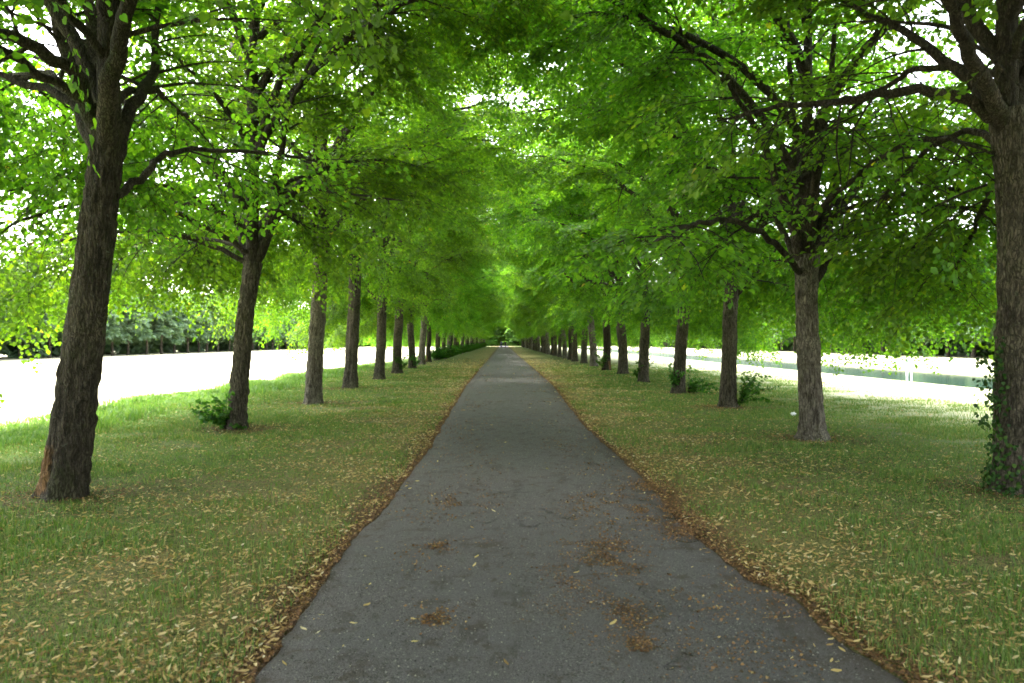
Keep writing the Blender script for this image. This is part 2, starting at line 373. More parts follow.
class Tree:
    """skeleton in local coordinates; trunk tubes + leaf sprays"""
    def __init__(s, seed): s.g = np.random.default_rng(seed); s.t = Tubes(); s.sp = []; s.seed = seed; s.lt = Tubes()
    def secondary(s, P, r, d, L, droop, lvl=0):
        g = s.g; n = 6; pts = [np.array(P)]; d = norm(np.array(d, float))
        for k in range(n - 1):
            d = norm(d + np.array([g.normal() * .10, g.normal() * .10, g.normal() * .06 - droop]))
            pts.append(pts[-1] + d * L / (n - 1))
        pts = np.array(pts); rr = np.linspace(r, .004, n)
        s.lt.add(pts, rr, 4 if r < .02 else 5)
        # sprays
        c = max(2, int(L / .17)); side = 1
        for k in range(c):
            t = .18 + .82 * (k + .5) / c
            f = t * (n - 1); a = min(int(f), n - 2); u = f - a; p = pts[a] * (1 - u) + pts[a + 1] * u; dd = norm(pts[a + 1] - pts[a])
            sv = norm(np.cross(dd, [0, 0, 1])) * side; side = -side
            dr = norm(dd * g.uniform(.5, 1.0) + sv * g.uniform(.6, 1.1) + np.array([0, 0, g.normal() * .18 - droop * .6]))
            s.sp.append((p, dr, g.uniform(.75, 1.1)))
        s.sp.append((pts[-1], norm(pts[-1] - pts[-2]), 1.0))
        if lvl == 0 and L > 1.3:
            for k in range(2):
                a = g.integers(1, 4); dd = norm(pts[a + 1] - pts[a]); sv = norm(np.cross(dd, [0, 0, 1])) * (1 if k else -1)
                s.secondary(pts[a], rr[a] * .7, dd * .7 + sv * .7 + np.array([0, 0, g.uniform(-.1, .35)]), L * .6, droop, 1)
    def limb(s, pts, r0, r1=.012, start=.3, dens=1.0, droop=.09, Ls=1.9, seg=8, main=True):
        g = s.g; n = max(10, len(pts) * 4); P = spline(pts, n)
        P[1:-1] += g.normal(size=(n - 2, 3)) * .018
        ln = np.linalg.norm(np.diff(P, axis=0), axis=1).sum()
        t = np.linspace(0, 1, n); rr = r0 * (1 - t) ** .75 + r1
        s.t.add(P, rr, seg, lump=.05 if r0 > .05 else 0, seed=g.uniform(0, 9))
        c = int(ln / .42 * dens); side = 1 if g.random() < .5 else -1
        for k in range(c):
            u = start + (1 - start) * (k + g.random()) / c; f = u * (n - 1); a = min(int(f), n - 2); v = f - a
            p = P[a] * (1 - v) + P[a + 1] * v; dd = norm(P[a + 1] - P[a])
            sv = norm(np.cross(dd, [0, 0, 1]) + 1e-4); side = -side
            up = g.uniform(-.15, .55) if k % 3 else g.uniform(-.6, -.05)
            d = dd * g.uniform(.35, .8) + sv * side * g.uniform(.5, 1.0) + np.array([0, 0, up])
            s.secondary(p, max(.012, rr[a] * .38), d, Ls * (1.15 - .6 * u) * g.uniform(.7, 1.15), droop)
        for k in range(3): s.sp.append((P[-1], norm(P[-1] - P[-2] + g.normal(size=3) * .4), 1.0))
    def arc(s, p, az, e0, e1, L, r, wob=.12, **kw):
        g = s.g; pts = [np.array(p, float)]; n = 6
        for k in range(n):
            e = e0 + (e1 - e0) * (k / (n - 1)); a = az + g.normal() * wob
            pts.append(pts[-1] + L / n * np.array([math.cos(e) * math.cos(a), math.cos(e) * math.sin(a), math.sin(e)]))
        s.limb(pts, r, **kw)
    def crown(s, base, h0, top, n=17, field=(-1, 0), lean=(0, 0), low=7, r0=.085, rad=1.0, skip=None, hmin=0, arch=4):
        """base: point of fork; leader to top"""
        g = s.g; faz = math.atan2(field[1], field[0])
        L0 = [base, base + np.array([lean[0] * .3, lean[1] * .3, (top - base[2]) * .35]), base + np.array([lean[0], lean[1], top - base[2]])]
        s.limb(L0, .115, start=.45, dens=1.0, Ls=1.6)
        az = g.uniform(0, 6.28)
        for k in range(n):
            az += 2.399; u = k / (n - 1); h = base[2] + (top - 1.5 - base[2]) * u * .85
            if skip and skip(az % 6.283, h): continue
            f = (h - base[2]) / (top - base[2])
            p = base + np.array([lean[0] * f, lean[1] * f, h - base[2]])
            pathward = max(0, -math.cos(az) * (1 if field[0] > 0 else -1))
            ani = .92 + .16 * abs(math.cos(az)) + .30 * pathward
            s.arc(p, az, R(62 - 10 * u + g.normal() * 6), R(2 + 26 * u - 10 * pathward * u), (5.9 - 2.7 * u) * g.uniform(.88, 1.1) * rad * ani, r0 * (1 - .5 * u) * g.uniform(.8, 1.2), start=.32)
        paz = math.atan2(-field[1], -field[0])
        for k in range(arch):
            u = (k + .5) / arch; h = base[2] + 1.2 + (top - base[2] - 4.2) * u
            p = base + np.array([lean[0] * .3, lean[1] * .3, h - base[2]])
            s.arc(p, paz + (.55 if k % 2 else -.55) * g.uniform(.3, 1.1), R(58 - 8 * u), R(-6 + 8 * u), (7.25 - .5 * u) * g.uniform(.9, 1.08), .075, start=.35, Ls=2.0)
        for k in range(low):
            a = faz + (k - (low - 1) / 2) * (3.0 / max(low - 1, 1)) + g.normal() * .15
            if skip and skip(a % 6.283, base[2]): continue
            away = abs(k - (low - 1) / 2) / max((low - 1) / 2, 1)   # 0 = field side
            s.arc(base + np.array([0, 0, g.uniform(-.1, .7)]), a, R(27), R(-58 + 36 * away), g.uniform(5.2, 6.2) * (1 - .15 * away) * rad, .038, start=.3, droop=.15, Ls=2.0)
    def crown_mesh(s, name, mat, detail=1, size=.085, extra=1.0, thin=None):
        g = s.g; P0 = []; Y0 = []; Z0 = []; TA = []; TB = []
        for p, d, sc_ in s.sp:
            rr_ = math.hypot(p[0] - s.ax[0], p[1] - s.ax[1])
            if s.clear and p[2] < s.fz + 3 and g.random() > (.03 if p[2] < s.fz + 1.3 else .62) + .97 * min(1, max(0, (rr_ - 1.2) / 2.4)): continue
            if s.clear and p[2] > 7.5 and g.random() > .9: continue
            if thin and not thin(p, g): continue
            pts, tw = SPR[g.integers(len(SPR))]
            pts = pts.copy(); dd = norm(np.array(d)); side = norm(np.cross(dd, [0, 0, 1]) + 1e-5)
            roll = g.normal() * .30; up = np.cross(side, dd); side = side * math.cos(roll) + up * math.sin(roll); up = np.cross(side, dd)
            al = pts[:, 0:1] * sc_; sd_ = pts[:, 1:2] * sc_
            pos = p + dd * al + side * sd_ + np.array([0, 0, -1]) * (al ** 2 * .28 + sd_ ** 2 * .5)
            a = pts[:, 2:3]; yd = dd * np.cos(a) + side * np.sin(a) + np.array([0, 0, -.35])
            P0.append(pos); Y0.append(yd); Z0.append(np.repeat(up[None], len(pts), 0))
            if detail == 2 or s.tw:
                q4 = np.array([(a_[0], a_[1], b_[0], b_[1]) for a_, b_ in (tw if detail == 2 else tw[:1])]) * sc_
                dn_ = np.array([0, 0, -1.0])
                TA.append(p + q4[:, 0:1] * dd + q4[:, 1:2] * side + dn_ * (q4[:, 0:1] ** 2 * .28 + q4[:, 1:2] ** 2 * .5))
                TB.append(p + q4[:, 2:3] * dd + q4[:, 3:4] * side + dn_ * (q4[:, 2:3] ** 2 * .28 + q4[:, 3:4] ** 2 * .5))
        if TA:
            A = np.concatenate(TA); B = np.concatenate(TB); D = norm(B - A); U = norm(np.cross(D, [.1, .2, 1.])); W_ = np.cross(D, U)
            ring = [(math.cos(a), math.sin(a)) for a in (0, 2.094, 4.189)]
            VV = np.stack([A + (U * c + W_ * q) * .0035 for c, q in ring] + [B + (U * c + W_ * q) * .0015 for c, q in ring], 1)
            FF = np.array([[0, 1, 4, 3], [1, 2, 5, 4], [2, 0, 3, 5]])[None] + (np.arange(len(A)) * 6)[:, None, None] + s.lt.n
            s.lt.V.append(VV.reshape(-1, 3)); s.lt.F.append(FF.reshape(-1, 4)); s.lt.n += len(A) * 6
        pos = np.concatenate(P0); Y = np.concatenate(Y0); Z = np.concatenate(Z0); n = len(pos)
        pos = pos + g.normal(size=(n, 3)) * .02
        Y = norm(Y + g.normal(size=(n, 3)) * .22); Z = norm(Z + g.normal(size=(n, 3)) * .38)
        X = norm(np.cross(Y, Z)); Z = np.cross(X, Y)
        V, Fc = place(leaf_tpl(detail), pos, X, Y, Z, size * g.uniform(.65, 1.25, n) * extra)
        print(name, 'leaves', n)
        return mesh_np(name, V, Fc, mat)
    tw = True; ax = (0, 0); fz = 3.3; clear = True

def trunk_pts(pts, r, seg, t, seed, lump=.06, flare=.35, n=26):
    P = spline(pts, n); z = P[:, 2]
    rr = np.interp(np.linspace(0, 1, n), np.linspace(0, 1, len(r)), r)
    k0 = len(t.V); t.add(P, rr, seg, lump=lump, flare=flare, seed=seed)
    if seg > 60:   # fissured bark relief
        V = t.V[k0].reshape(n, seg, 3); c = P[:, None]; a = np.linspace(0, 2 * np.pi, seg, endpoint=False)[None]; z = P[:, 2:3]
        k = seg // 4
        u = a / (2 * np.pi) * k + np.sin(z * 5 + a * 2) * .5
        w_ = np.abs(vn(u, z / .16, 1.0, seed) - .5) * 2; w2 = vn(u * 2.3, z / .05, 1.0, seed + 5)
        seam = np.minimum(1, (2 * np.pi - a) / .5); amp = np.minimum(1, seam) * (.024 * w_ + .010 * w2)
        knot = np.maximum(0, vn(a * 1.6, z / .22, 1.0, seed + 9) - .80) * .13 * seam
        V += norm(V - c) * (amp + knot - .014)[..., None]

def build(tr, name, loc, leafmat, barkmat, detail=1, size=.085, thin=None, extra=1.0):
    """root empty with trunk, limbs and crown parts"""
    root = empty(name, loc)
    cm = tr.crown_mesh('crown', leafmat, detail, size, extra, thin)
    ob('trunk', tr.tr.mesh('trunk', barkmat), root)
    lim = ob('limbs', tr.t.mesh('limbs', M['limb']), root)
    ob('twigs', tr.lt.mesh('twigs', M['limb']), root)
    ob('crown', cm, root)
    return root

def shoots(root, spots, seed, mat, size=.075, name='basal_shoots'):
    """spots: (dx,dy,h,spread,count) relative to root"""
    g = np.random.default_rng(seed); P = []; Y = []; T = Tubes()
    for dx, dy, h, sp, cnt in spots:
        for k in range(cnt):
            a = g.uniform(0, 6.28); out = np.array([dx, dy, 0]) * g.uniform(.5, 1.0)
            d = norm(np.array([math.cos(a) * sp, math.sin(a) * sp, h]) * g.uniform(.7, 1.1) + np.array([dx, dy, 0]) * .9)
            L = math.hypot(h, sp) * g.uniform(.6, 1.1); n = 8; pts = [np.array([dx * .35, dy * .35, .02 + g.uniform(0, .3) * h])]
            for q in range(n - 1):
                d = norm(d + g.normal(size=3) * .10 + np.array([0, 0, -.05])); pts.append(pts[-1] + d * L / (n - 1))
            pts = np.array(pts); T.add(pts, np.linspace(.008, .002, n), 4)
            for q in np.arange(1.2, n - 1, .32):
                i_ = int(q); u = q - i_; p = pts[i_] * (1 - u) + pts[i_ + 1] * u
                for _ in range(2):
                    v = norm(g.normal(size=3) * np.array([1, 1, .4]) + (pts[i_ + 1] - pts[i_]) * 3); P.append(p + v * .03); Y.append(v + np.array([0, 0, -.3]))
    P = np.array(P); P[:, 2] = np.maximum(P[:, 2], .06); Y = norm(np.array(Y)); n = len(P); Z = norm(np.array([0, 0, 1]) + g.normal(size=(n, 3)) * .5); X = norm(np.cross(Y, Z)); Z = np.cross(X, Y)
    V, Fc = place(leaf_tpl(1), P, X, Y, Z, size * g.uniform(.6, 1.3, n))
    s_ = ob(name, mesh_np(name, V, Fc, mat), root); ob('stem', T.mesh('stem', M['limb']), s_)
    return s_

# ------------------------------------------------------------------ hero trees near the camera
GA = 'lime trees lining the path'
def hero(name, base_px, trunk, radii, limbs, seed, label, field, barkmat, detail, top=12.5, fork=None, n=12, low=4, skip=None, size=.072, thin=None, flare=.35, lump=.06, seg=96, rad=1.0):
    d = F * CAM_H / (base_px[1] - HY); b = px(base_px[0], base_px[1], d); b[2] = float(gh(b[0], b[1])) - .03
    tr = Tree(seed); tr.tr = Tubes()
    loc = lambda q: (px(q[0], q[1], d + (q[2] if len(q) > 2 else 0)) - b)
    tp = [np.zeros(3)] + [loc(q) for q in trunk]
    trunk_pts(tp, radii, seg, tr.tr, seed, lump, flare, 170 if seg > 60 else 34)
    for L in limbs:
        pts = [loc(q) for q in L['p']]
        tr.limb(pts, L['r'], start=L.get('s', .35), dens=L.get('d', 1.0), droop=L.get('dr', .09), Ls=L.get('L', 1.8), seg=12)
    fk = tp[-1] if fork is None else loc(fork)
    tr.crown(fk, fk[2], top, n=n, field=field, low=low, skip=skip, rad=rad)
    tr.ax = (fk[0], fk[1]); tr.fz = fk[2]
    r = build(tr, name, b, M['leaf'], barkmat, detail, size, thin)
    tag(r, label, 'tree', GA); return r

# L1
hero('lime_tree', (62, 497), [(76, 400), (90, 300), (101, 205), (106, 150), (109, 120)], [.225, .205, .188, .172, .16, .16], [
    dict(p=[(108, 165), (80, 90, .3), (62, 30, .5), (40, -60, .8), (10, -170, 1)], r=.08),
    dict(p=[(112, 150), (100, 80, .4), (88, 10, .8), (70, -90, 1.4), (60, -220, 2)], r=.095),
    dict(p=[(106, 150), (112, 70, -.5), (128, 5, -.9), (150, -90, -1.5), (180, -200, -2)], r=.095),
    dict(p=[(112, 165), (130, 110, .5), (152, 75, 1), (160, 0, 1.6), (190, -100, 2.2)], r=.072),
    dict(p=[(104, 150), (75, 75, -.3), (20, 40, -.8), (-60, 10, -1.2), (-150, 0, -1.5)], r=.075),
    dict(p=[(104, 170), (62, 85, 1), (15, 75, 1.8), (-60, 90, 3), (-140, 130, 4)], r=.06, dr=.14),
    dict(p=[(116, 196), (150, 168, .6), (175, 154, 1.2), (250, 152, 2.5), (330, 165, 4)], r=.035, s=.5, dr=.05),
    ], 11, 'nearest tree of the left row, leaning dark trunk with orange bark wound at its foot', (-1, 0), M['bark_dark'], 2, n=13, low=5,
    flare=.22, lump=.07, thin=lambda p, g: not (.6 < p[0] < 3.4 and p[2] < 5.8) or g.random() < .3)
# L2
t2 = hero('lime_tree', (236, 429), [(240, 380), (245, 320), (250, 285), (253, 262)], [.175, .16, .155, .15, .165], [
    dict(p=[(250, 268), (252, 200, .2), (256, 120, .5), (256, 20, .8), (262, -60, 1)], r=.095),
    dict(p=[(254, 268), (268, 235, 0), (275, 190, -.3), (282, 140, -.6), (296, 90, -1), (330, 20, -1.5)], r=.088),
    dict(p=[(248, 262), (240, 235, .4), (222, 190, .9), (212, 160, 1.2), (195, 100, 1.8), (170, 40, 2.5)], r=.055),
    dict(p=[(246, 255), (230, 243, .6), (190, 238, 1.2), (130, 245, 2), (80, 262, 2.6)], r=.035, dr=.14),
    dict(p=[(278, 205), (300, 190, 0), (335, 192, -.4), (400, 200, -1.2)], r=.03),
    dict(p=[(276, 190), (320, 170, .5), (380, 160, 1), (440, 175, 2)], r=.03),
    dict(p=[(256, 190), (240, 130, -.8), (210, 90, -1.6), (170, 50, -2.6)], r=.06),
    ], 12, 'second tree of the left row, slim forked trunk with a leafy shoot at its foot', (-1, 0), M['bark'], 2, n=9, low=6, thin=lambda p, g: not (p[1] < -.5 and abs(p[0]) < 3 and p[2] < 8) or g.random() < .25)
shoots(t2, [(-.42, -.1, .6, .45, 12)], 5, M['leaf_dark'])
shoots(t2, [(.12, -.1, .18, .2, 2)], 55, M['leaf_dark'])
# L3
hero('lime_tree', (313, 404), [(316, 350), (319, 300), (321, 260), (324, 235)], [.22, .20, .19, .18, .17], [
    dict(p=[(322, 245), (318, 200, .3), (308, 150, .8), (300, 90, 1.2)], r=.08),
    dict(p=[(323, 240), (332, 190, .3), (345, 140, .8), (360, 80, 1.2)], r=.08),
    dict(p=[(322, 250), (345, 215, -.5), (380, 195, -1), (430, 200, -2)], r=.05),
    ], 13, 'third tree of the left row, pale smooth trunk tilted slightly to the right', (-1, 0), M['bark_grey'], 1, thin=lambda p, g: not (p[1] < -.5 and abs(p[0]) < 2.5 and p[2] < 7) or g.random() < .35, n=10, low=7)
# L4
hero('lime_tree', (350, 389), [(352, 350), (354, 300), (355, 262)], [.24, .21, .20, .19], [
    dict(p=[(354, 268), (345, 225, .3), (335, 180, .8), (320, 120, 1.2)], r=.08),
    dict(p=[(355, 268), (366, 220, .3), (372, 170, .8), (385, 100, 1.2)], r=.08),
    ], 14, 'fourth tree of the left row, dark trunk covered in small knots and bumps', (-1, 0), M['bark'], 1, thin=lambda p, g: not (p[1] < -.5 and abs(p[0]) < 2.5 and p[2] < 7) or g.random() < .35, n=10, low=7, lump=.12)
# L5
hero('lime_tree', (379, 380), [(381, 345), (382, 310), (384, 285)], [.23, .20, .19, .19], [
    dict(p=[(383, 305), (368, 290, .3), (352, 262, .8), (335, 220, 1.2)], r=.072),
    dict(p=[(384, 290), (392, 250, .3), (398, 210, .8), (405, 150, 1.2)], r=.08),
    ], 15, 'fifth tree of the left row, trunk with a low crooked limb bending left', (-1, 0), M['bark'], 1, n=10, low=7)
# R1
r1 = hero('lime_tree', (1018, 492), [(1019, 400), (1020, 300), (1018, 200), (1012, 140), (1006, 110)], [.24, .225, .215, .205, .195, .19], [
    dict(p=[(1006, 130), (985, 85, -.4), (955, 20, -.9), (920, -60, -1.3), (880, -170, -2)], r=.088),
    dict(p=[(1004, 125), (975, 85, .4), (930, 48, .9), (880, 20, 1.5), (800, -20, 2)], r=.075, s=.5),
    dict(p=[(1005, 130), (965, 98, -.2), (900, 90, -.3), (850, 100, -.2), (790, 105, .2), (720, 120, .6)], r=.055, s=.4, dr=.1),
    dict(p=[(1008, 130), (1025, 60, .2), (1035, 0, .5), (1050, -120, 1)], r=.095),
    dict(p=[(1008, 150), (1040, 90, 1), (1080, 50, 1.8), (1150, 20, 2.6)], r=.08),
    dict(p=[(1006, 150), (970, 130, 1), (930, 150, 2), (890, 190, 3), (860, 230, 3.6)], r=.035, s=.3, dr=.1),
    dict(p=[(1012, 170), (990, 190, 1.6), (970, 240, 3.2), (950, 290, 4.4)], r=.04, s=.2, dr=.095),
    ], 21, 'nearest tree of the right row, ridged brown trunk with ivy round its foot', (1, 0), M['bark'], 2, n=13, low=6, flare=.2, lump=.05, thin=lambda p, g: not (-3.6 < p[0] < -.6 and p[2] < 5.6) or g.random() < .3)
# R2
hero('lime_tree', (813, 439), [(810, 380), (807, 320), (806, 280), (807, 255)], [.205, .185, .18, .185, .20], [
    dict(p=[(804, 265), (790, 215, -.2), (770, 165, -.5), (745, 110, -1), (700, 60, -1.6)], r=.085, s=.4),
    dict(p=[(805, 262), (798, 200, .3), (795, 140, .6), (790, 60, 1), (785, -30, 1.2)], r=.088),
    dict(p=[(807, 262), (815, 200, -.3), (822, 140, -.6), (832, 60, -1), (840, -30, -1.2)], r=.088),
    dict(p=[(809, 262), (828, 205, .3), (848, 150, .7), (878, 110, 1.2), (920, 60, 2)], r=.08),
    dict(p=[(812, 285), (835, 250, .2), (860, 235, .4), (900, 245, .8), (950, 262, 1.3), (990, 290, 2)], r=.06, dr=.095),
    dict(p=[(803, 270), (780, 225, .8), (755, 190, 1.6), (720, 170, 2.2), (680, 165, 2.8)], r=.05),
    dict(p=[(803, 275), (770, 240, -1), (730, 220, -2), (690, 225, -3), (650, 245, -4)], r=.045, dr=.095),
    dict(p=[(806, 270), (800, 220, 1), (780, 170, 2.4), (750, 150, 3.5)], r=.06),
    ], 22, 'second tree of the right row, straight grey trunk opening into a fan of dark limbs', (1, 0), M['bark_grey'], 2, flare=.5, n=8, low=6, thin=lambda p, g: not (p[1] < -.5 and abs(p[0]) < 3 and p[2] < 8) or g.random() < .25)
# R3
t = hero('lime_tree', (728, 408), [(729, 360), (730, 310), (733, 275)], [.21, .18, .175, .18], [
    dict(p=[(732, 285), (725, 240, .3), (715, 190, .6), (700, 140, 1)], r=.08),
    dict(p=[(733, 280), (740, 230, .3), (748, 180, .8), (760, 120, 1.2)], r=.08),
    dict(p=[(734, 295), (748, 282, -.2), (770, 262, -.5), (800, 262, -.8)], r=.06),
    ], 23, 'third tree of the right row, brown trunk with a leafy shoot on its right side', (1, 0), M['bark'], 1, thin=lambda p, g: not (p[1] < -.5 and abs(p[0]) < 2.5 and p[2] < 7) or g.random() < .35, n=11, low=7)
shoots(t, [(.75, -.2, .75, .6, 12)], 6, M['leaf_dark'])
# R4
t = hero('lime_tree', (678, 393), [(680, 360), (683, 320), (686, 285)], [.21, .19, .18, .18], [
    dict(p=[(685, 290), (680, 250, .3), (672, 210, .6), (660, 160, 1)], r=.08),
    dict(p=[(686, 290), (694, 250, .3), (702, 210, .8), (712, 160, 1.2)], r=.08),
    ], 24, 'fourth tree of the right row, trunk wrapped in shoots at its foot', (1, 0), M['bark'], 1, n=11, low=7)
shoots(t, [(-.15, -.15, .8, .2, 7)], 8, M['leaf_dark'])
shoots(t, [(.9, -.1, .6, .8, 12)], 58, M['leaf_dark'])

# ivy on the nearest right tree
def ivy(root, seed):
    g = np.random.default_rng(seed); P = []; Z = []
    n = 1500
    h = g.random(n) ** 1.7 * 1.75; a = g.uniform(0, 2 * np.pi, n)
    keep = (h < .45 + .5 * np.sin(a * 2 + 1)) | (np.abs((a - 3.3 + np.pi) % (2 * np.pi) - np.pi) < .75 - h * .25) | (np.abs((a - 4.9 + np.pi) % (2 * np.pi) - np.pi) < .28) | (h < .3)
    h = h[keep]; a = a[keep]; n = len(h)
    r = .25 - .012 * h + .12 * np.exp(-h / .16) + g.random(n) * .06
    out = np.stack([np.cos(a), np.sin(a), 0 * a], -1); P = out * r[:, None]; P[:, 2] = h
    # twigs that stick out on the left
    for hh in (1.05, 1.2, 1.45, .8):
        k = 26; q = np.zeros((k, 3)); q[:, 0] = -.25 - g.random(k) * .26; q[:, 1] = -.05 + g.normal(size=k) * .05; q[:, 2] = hh + g.normal(size=k) * .05
        P = np.vstack([P, q]); out = np.vstack([out, norm(g.normal(size=(k, 3)))])
    n = len(P); Z = norm(out + g.normal(size=(n, 3)) * .35 + np.array([0, 0, .3])); Y = norm(np.array([0, 0, -1]) + g.normal(size=(n, 3)) * .6); X = norm(np.cross(Y, Z)); Z = np.cross(X, Y)
    V, Fc = place(leaf_tpl(1), P, X, Y, Z, g.uniform(.03, .055, n)); ob('ivy', mesh_np('ivy', V, Fc, M['ivy']), root)
ivy(r1, 4)

# ------------------------------------------------------------------ repeated avenue trees
def generic(seed, fork_h, r, barkmat, lean, n=14, low=7, detail=1, size=.078, top=12.5, thin=None, extra=()):
    tr = Tree(seed); tr.tr = Tubes(); g = tr.g
    pts = [np.zeros(3), np.array([lean * .3 + g.normal() * .03, g.normal() * .04, fork_h * .4]), np.array([lean * .7 + g.normal() * .04, g.normal() * .05, fork_h * .75]), np.array([lean, 0, fork_h + .3])]
    trunk_pts(pts, [r * 1.1, r, r * .93, r * .9], 20, tr.tr, seed, .09, .35)
    tr.crown(pts[-1] - np.array([0, 0, .35]), fork_h, top, n=n, low=low)
    for az, e0, e1, L in extra: tr.arc(pts[-1], az, R(e0), R(e1), L, .05, start=.55, dens=.55, droop=.08, Ls=1.2)
    root = build(tr, 'lime_tree', (0, 0, 0), M['leaf'], barkmat, detail, size, thin)
    return root
protos = [generic(31, 3.4, .22, M['bark'], .1), generic(32, 3.0, .21, M['bark'], -.1), generic(33, 3.7, .23, M['bark_grey'], .22), generic(34, 3.2, .20, M['bark_dark'], -.15)]
used = set()
def copy_tree(o):
    r = o.copy(); C.objects.link(r)
    for ch in list(o.children):
        c = ch.copy(); C.objects.link(c); c.parent = r
        for g2 in ch.children:
            d = g2.copy(); C.objects.link(d); d.parent = c
    return r
def take(i):
    if i in used: return copy_tree(protos[i])
    used.add(i); return protos[i]
ORD = ['', 'first', 'second', 'third', 'fourth', 'fifth', 'sixth', 'seventh', 'eighth', 'ninth', 'tenth', 'eleventh', 'twelfth', 'thirteenth', 'fourteenth', 'fifteenth', 'sixteenth', 'seventeenth', 'eighteenth', 'nineteenth', 'twentieth',
       'twenty-first', 'twenty-second', 'twenty-third', 'twenty-fourth', 'twenty-fifth', 'twenty-sixth', 'twenty-seventh', 'twenty-eighth', 'twenty-ninth', 'thirtieth', 'thirty-first', 'thirty-second', 'thirty-third', 'thirty-fourth', 'thirty-fifth', 'thirty-sixth', 'thirty-seventh', 'thirty-eighth', 'thirty-ninth', 'fortieth', 'forty-first', 'forty-second', 'forty-third', 'forty-fourth']
def at(i, x, y, side, label, group=GA, s=None):
    r = take(i); g = random
    r.location = (x, y, float(gh(x, y)) - .03); r.rotation_euler = (0, 0, (0 if side < 0 else math.pi) + g.uniform(-.45, .45))
    s = s or g.uniform(.94, 1.06); r.scale = (s, s, s * g.uniform(.95, 1.05))
    tag(r, label, 'tree', group); return r
SH = []
L_pos = [gpx(397, 373.5), gpx(412, 368.5), gpx(421.5, 364.5), gpx(429, 362)]
y = L_pos[-1][1]
while y < 255: y += 6.6; L_pos.append((-5.75 + random.uniform(-.15, .15), y + random.uniform(-.3, .3)))
R_pos = [gpx(643.5, 382), gpx(623, 375), gpx(606.5, 371), gpx(594, 366.5), gpx(584, 363.3), gpx(575, 361.6)]
y = R_pos[-1][1]
while y < 255: y += 6.6; R_pos.append((6.0 + random.uniform(-.15, .15), y + random.uniform(-.3, .3)))
shoot_src = None
for k, p in enumerate(L_pos):
    nn = k + 6
    feat = 'slim trunk' if nn < 12 else 'small in the distance'
    lab = '%s tree counting from the front in the left row of the avenue' % ORD[nn]
    if nn in (6, 7): lab = ('%s tree of the left row, crooked trunk with shoots at its foot' % ORD[nn])
    r = at(k % 4, p[0], p[1], -1, lab)
    if nn in (6, 7) or nn >= 10: SH.append((r, nn, -1))
for k, p in enumerate(R_pos):
    nn = k + 5
    r = at((k * 3 + 1) % 4, p[0], p[1], 1, '%s tree counting from the front in the right row of the avenue' % ORD[nn])
    if nn in (5, 7): SH.append((r, nn, 1))
# trees beside and behind the camera whose branches hang into the top of the picture
near = generic(41, 3.2, .22, M['bark'], .1, n=15, low=0, detail=2, thin=lambda p, g: p[2] > 4.9 or (p[0] > 3.6 and p[2] > 4.1), size=.072, extra=[(.30, 54, -26, 7.0), (.66, 54, -24, 6.6)])
def place_near(r, x, y, rz, label):
    r.location = (x, y, float(gh(x, y)) - .03); r.rotation_euler = (0, 0, rz); tag(r, label, 'tree', GA)
place_near(near, -4.75, 1.9, .3, 'tree beside the camera on the left, its leafy branches hang into the top left')
n2 = copy_tree(near); place_near(n2, 5.35, 2.4, 2.35, 'tree beside the camera on the right, its leafy branches hang into the top right')
for k, (x, y, s) in enumerate([(-4.9, -4.6, -1), (5.4, -4.2, 1)]):
    at(k, x, y, s, 'tree behind the camera on the %s, its leaves just reach over the path' % ('left' if s < 0 else 'right'))

# foot shoots: one mesh each, shared
bush_me = {}
def foot_bush(root, kind):
    if kind not in bush_me:
        if kind == 'big': s_ = shoots(root, [(.2, -.1, 1.2, .6, 16), (-.3, .1, 1.0, .7, 16), (0, -.4, .9, .6, 12), (.5, .3, .9, .5, 12)], 17, M['leaf_dark'], .12)
        else: s_ = shoots(root, [(0, -.1, .9, .35, 9), (.3, 0, .6, .4, 5)], 18, M['leaf_dark'], .09)
        bush_me[kind] = s_
    else:
        s0 = bush_me[kind]; s_ = s0.copy(); C.objects.link(s_); s_.parent = root
        c = s0.children[0].copy(); C.objects.link(c); c.parent = s_
for r, nn, sd_ in SH:
    foot_bush(r, 'big' if (sd_ < 0 and nn >= 10) else 'small')

# ------------------------------------------------------------------ far tree rows
def far_tree(seed, h, r, barkmat):
    tr = Tree(seed); tr.tr = Tubes(); tr.tw = False; tr.clear = False; g = tr.g
    trunk_pts([np.zeros(3), np.array([.05, 0, 1.5]), np.array([0, .05, 3.0])], [.2, .17, .15], 10, tr.tr, seed, .05, .3, 10)
    base = np.array([0, 0, 2.2]); tr.limb([base, base + [0, 0, h * .4], base + [0, 0, h - 3]], .12, start=.3, Ls=2.4)
    az = 0
    for k in range(14):
        az += 2.399; u = k / 13
        tr.arc(base + np.array([0, 0, u * (h - 4)]), az, R(30), R(5 + 20 * u), 3.2 * (1 - .35 * abs(u - .4)) * r, .05, start=.3, Ls=1.6, seg=6)
    root = empty('clipped_tree', (0, 0, 0)); cm = tr.crown_mesh('crown', M['hazed_leaf'], 1, .17, 1.0)
    ob('trunk', tr.tr.mesh('trunk', barkmat), root); tr.tr = None
    tr.t.V += tr.lt.V; tr.t.F += [f + tr.t.n for f in tr.lt.F]
    ob('limbs', tr.t.mesh('limbs', M['limb']), root); ob('crown', cm, root)
    return root
fp = [far_tree(51, 9.0, 1.0, M['bark']), far_tree(52, 9.5, 1.1, M['bark'])]
protos += fp
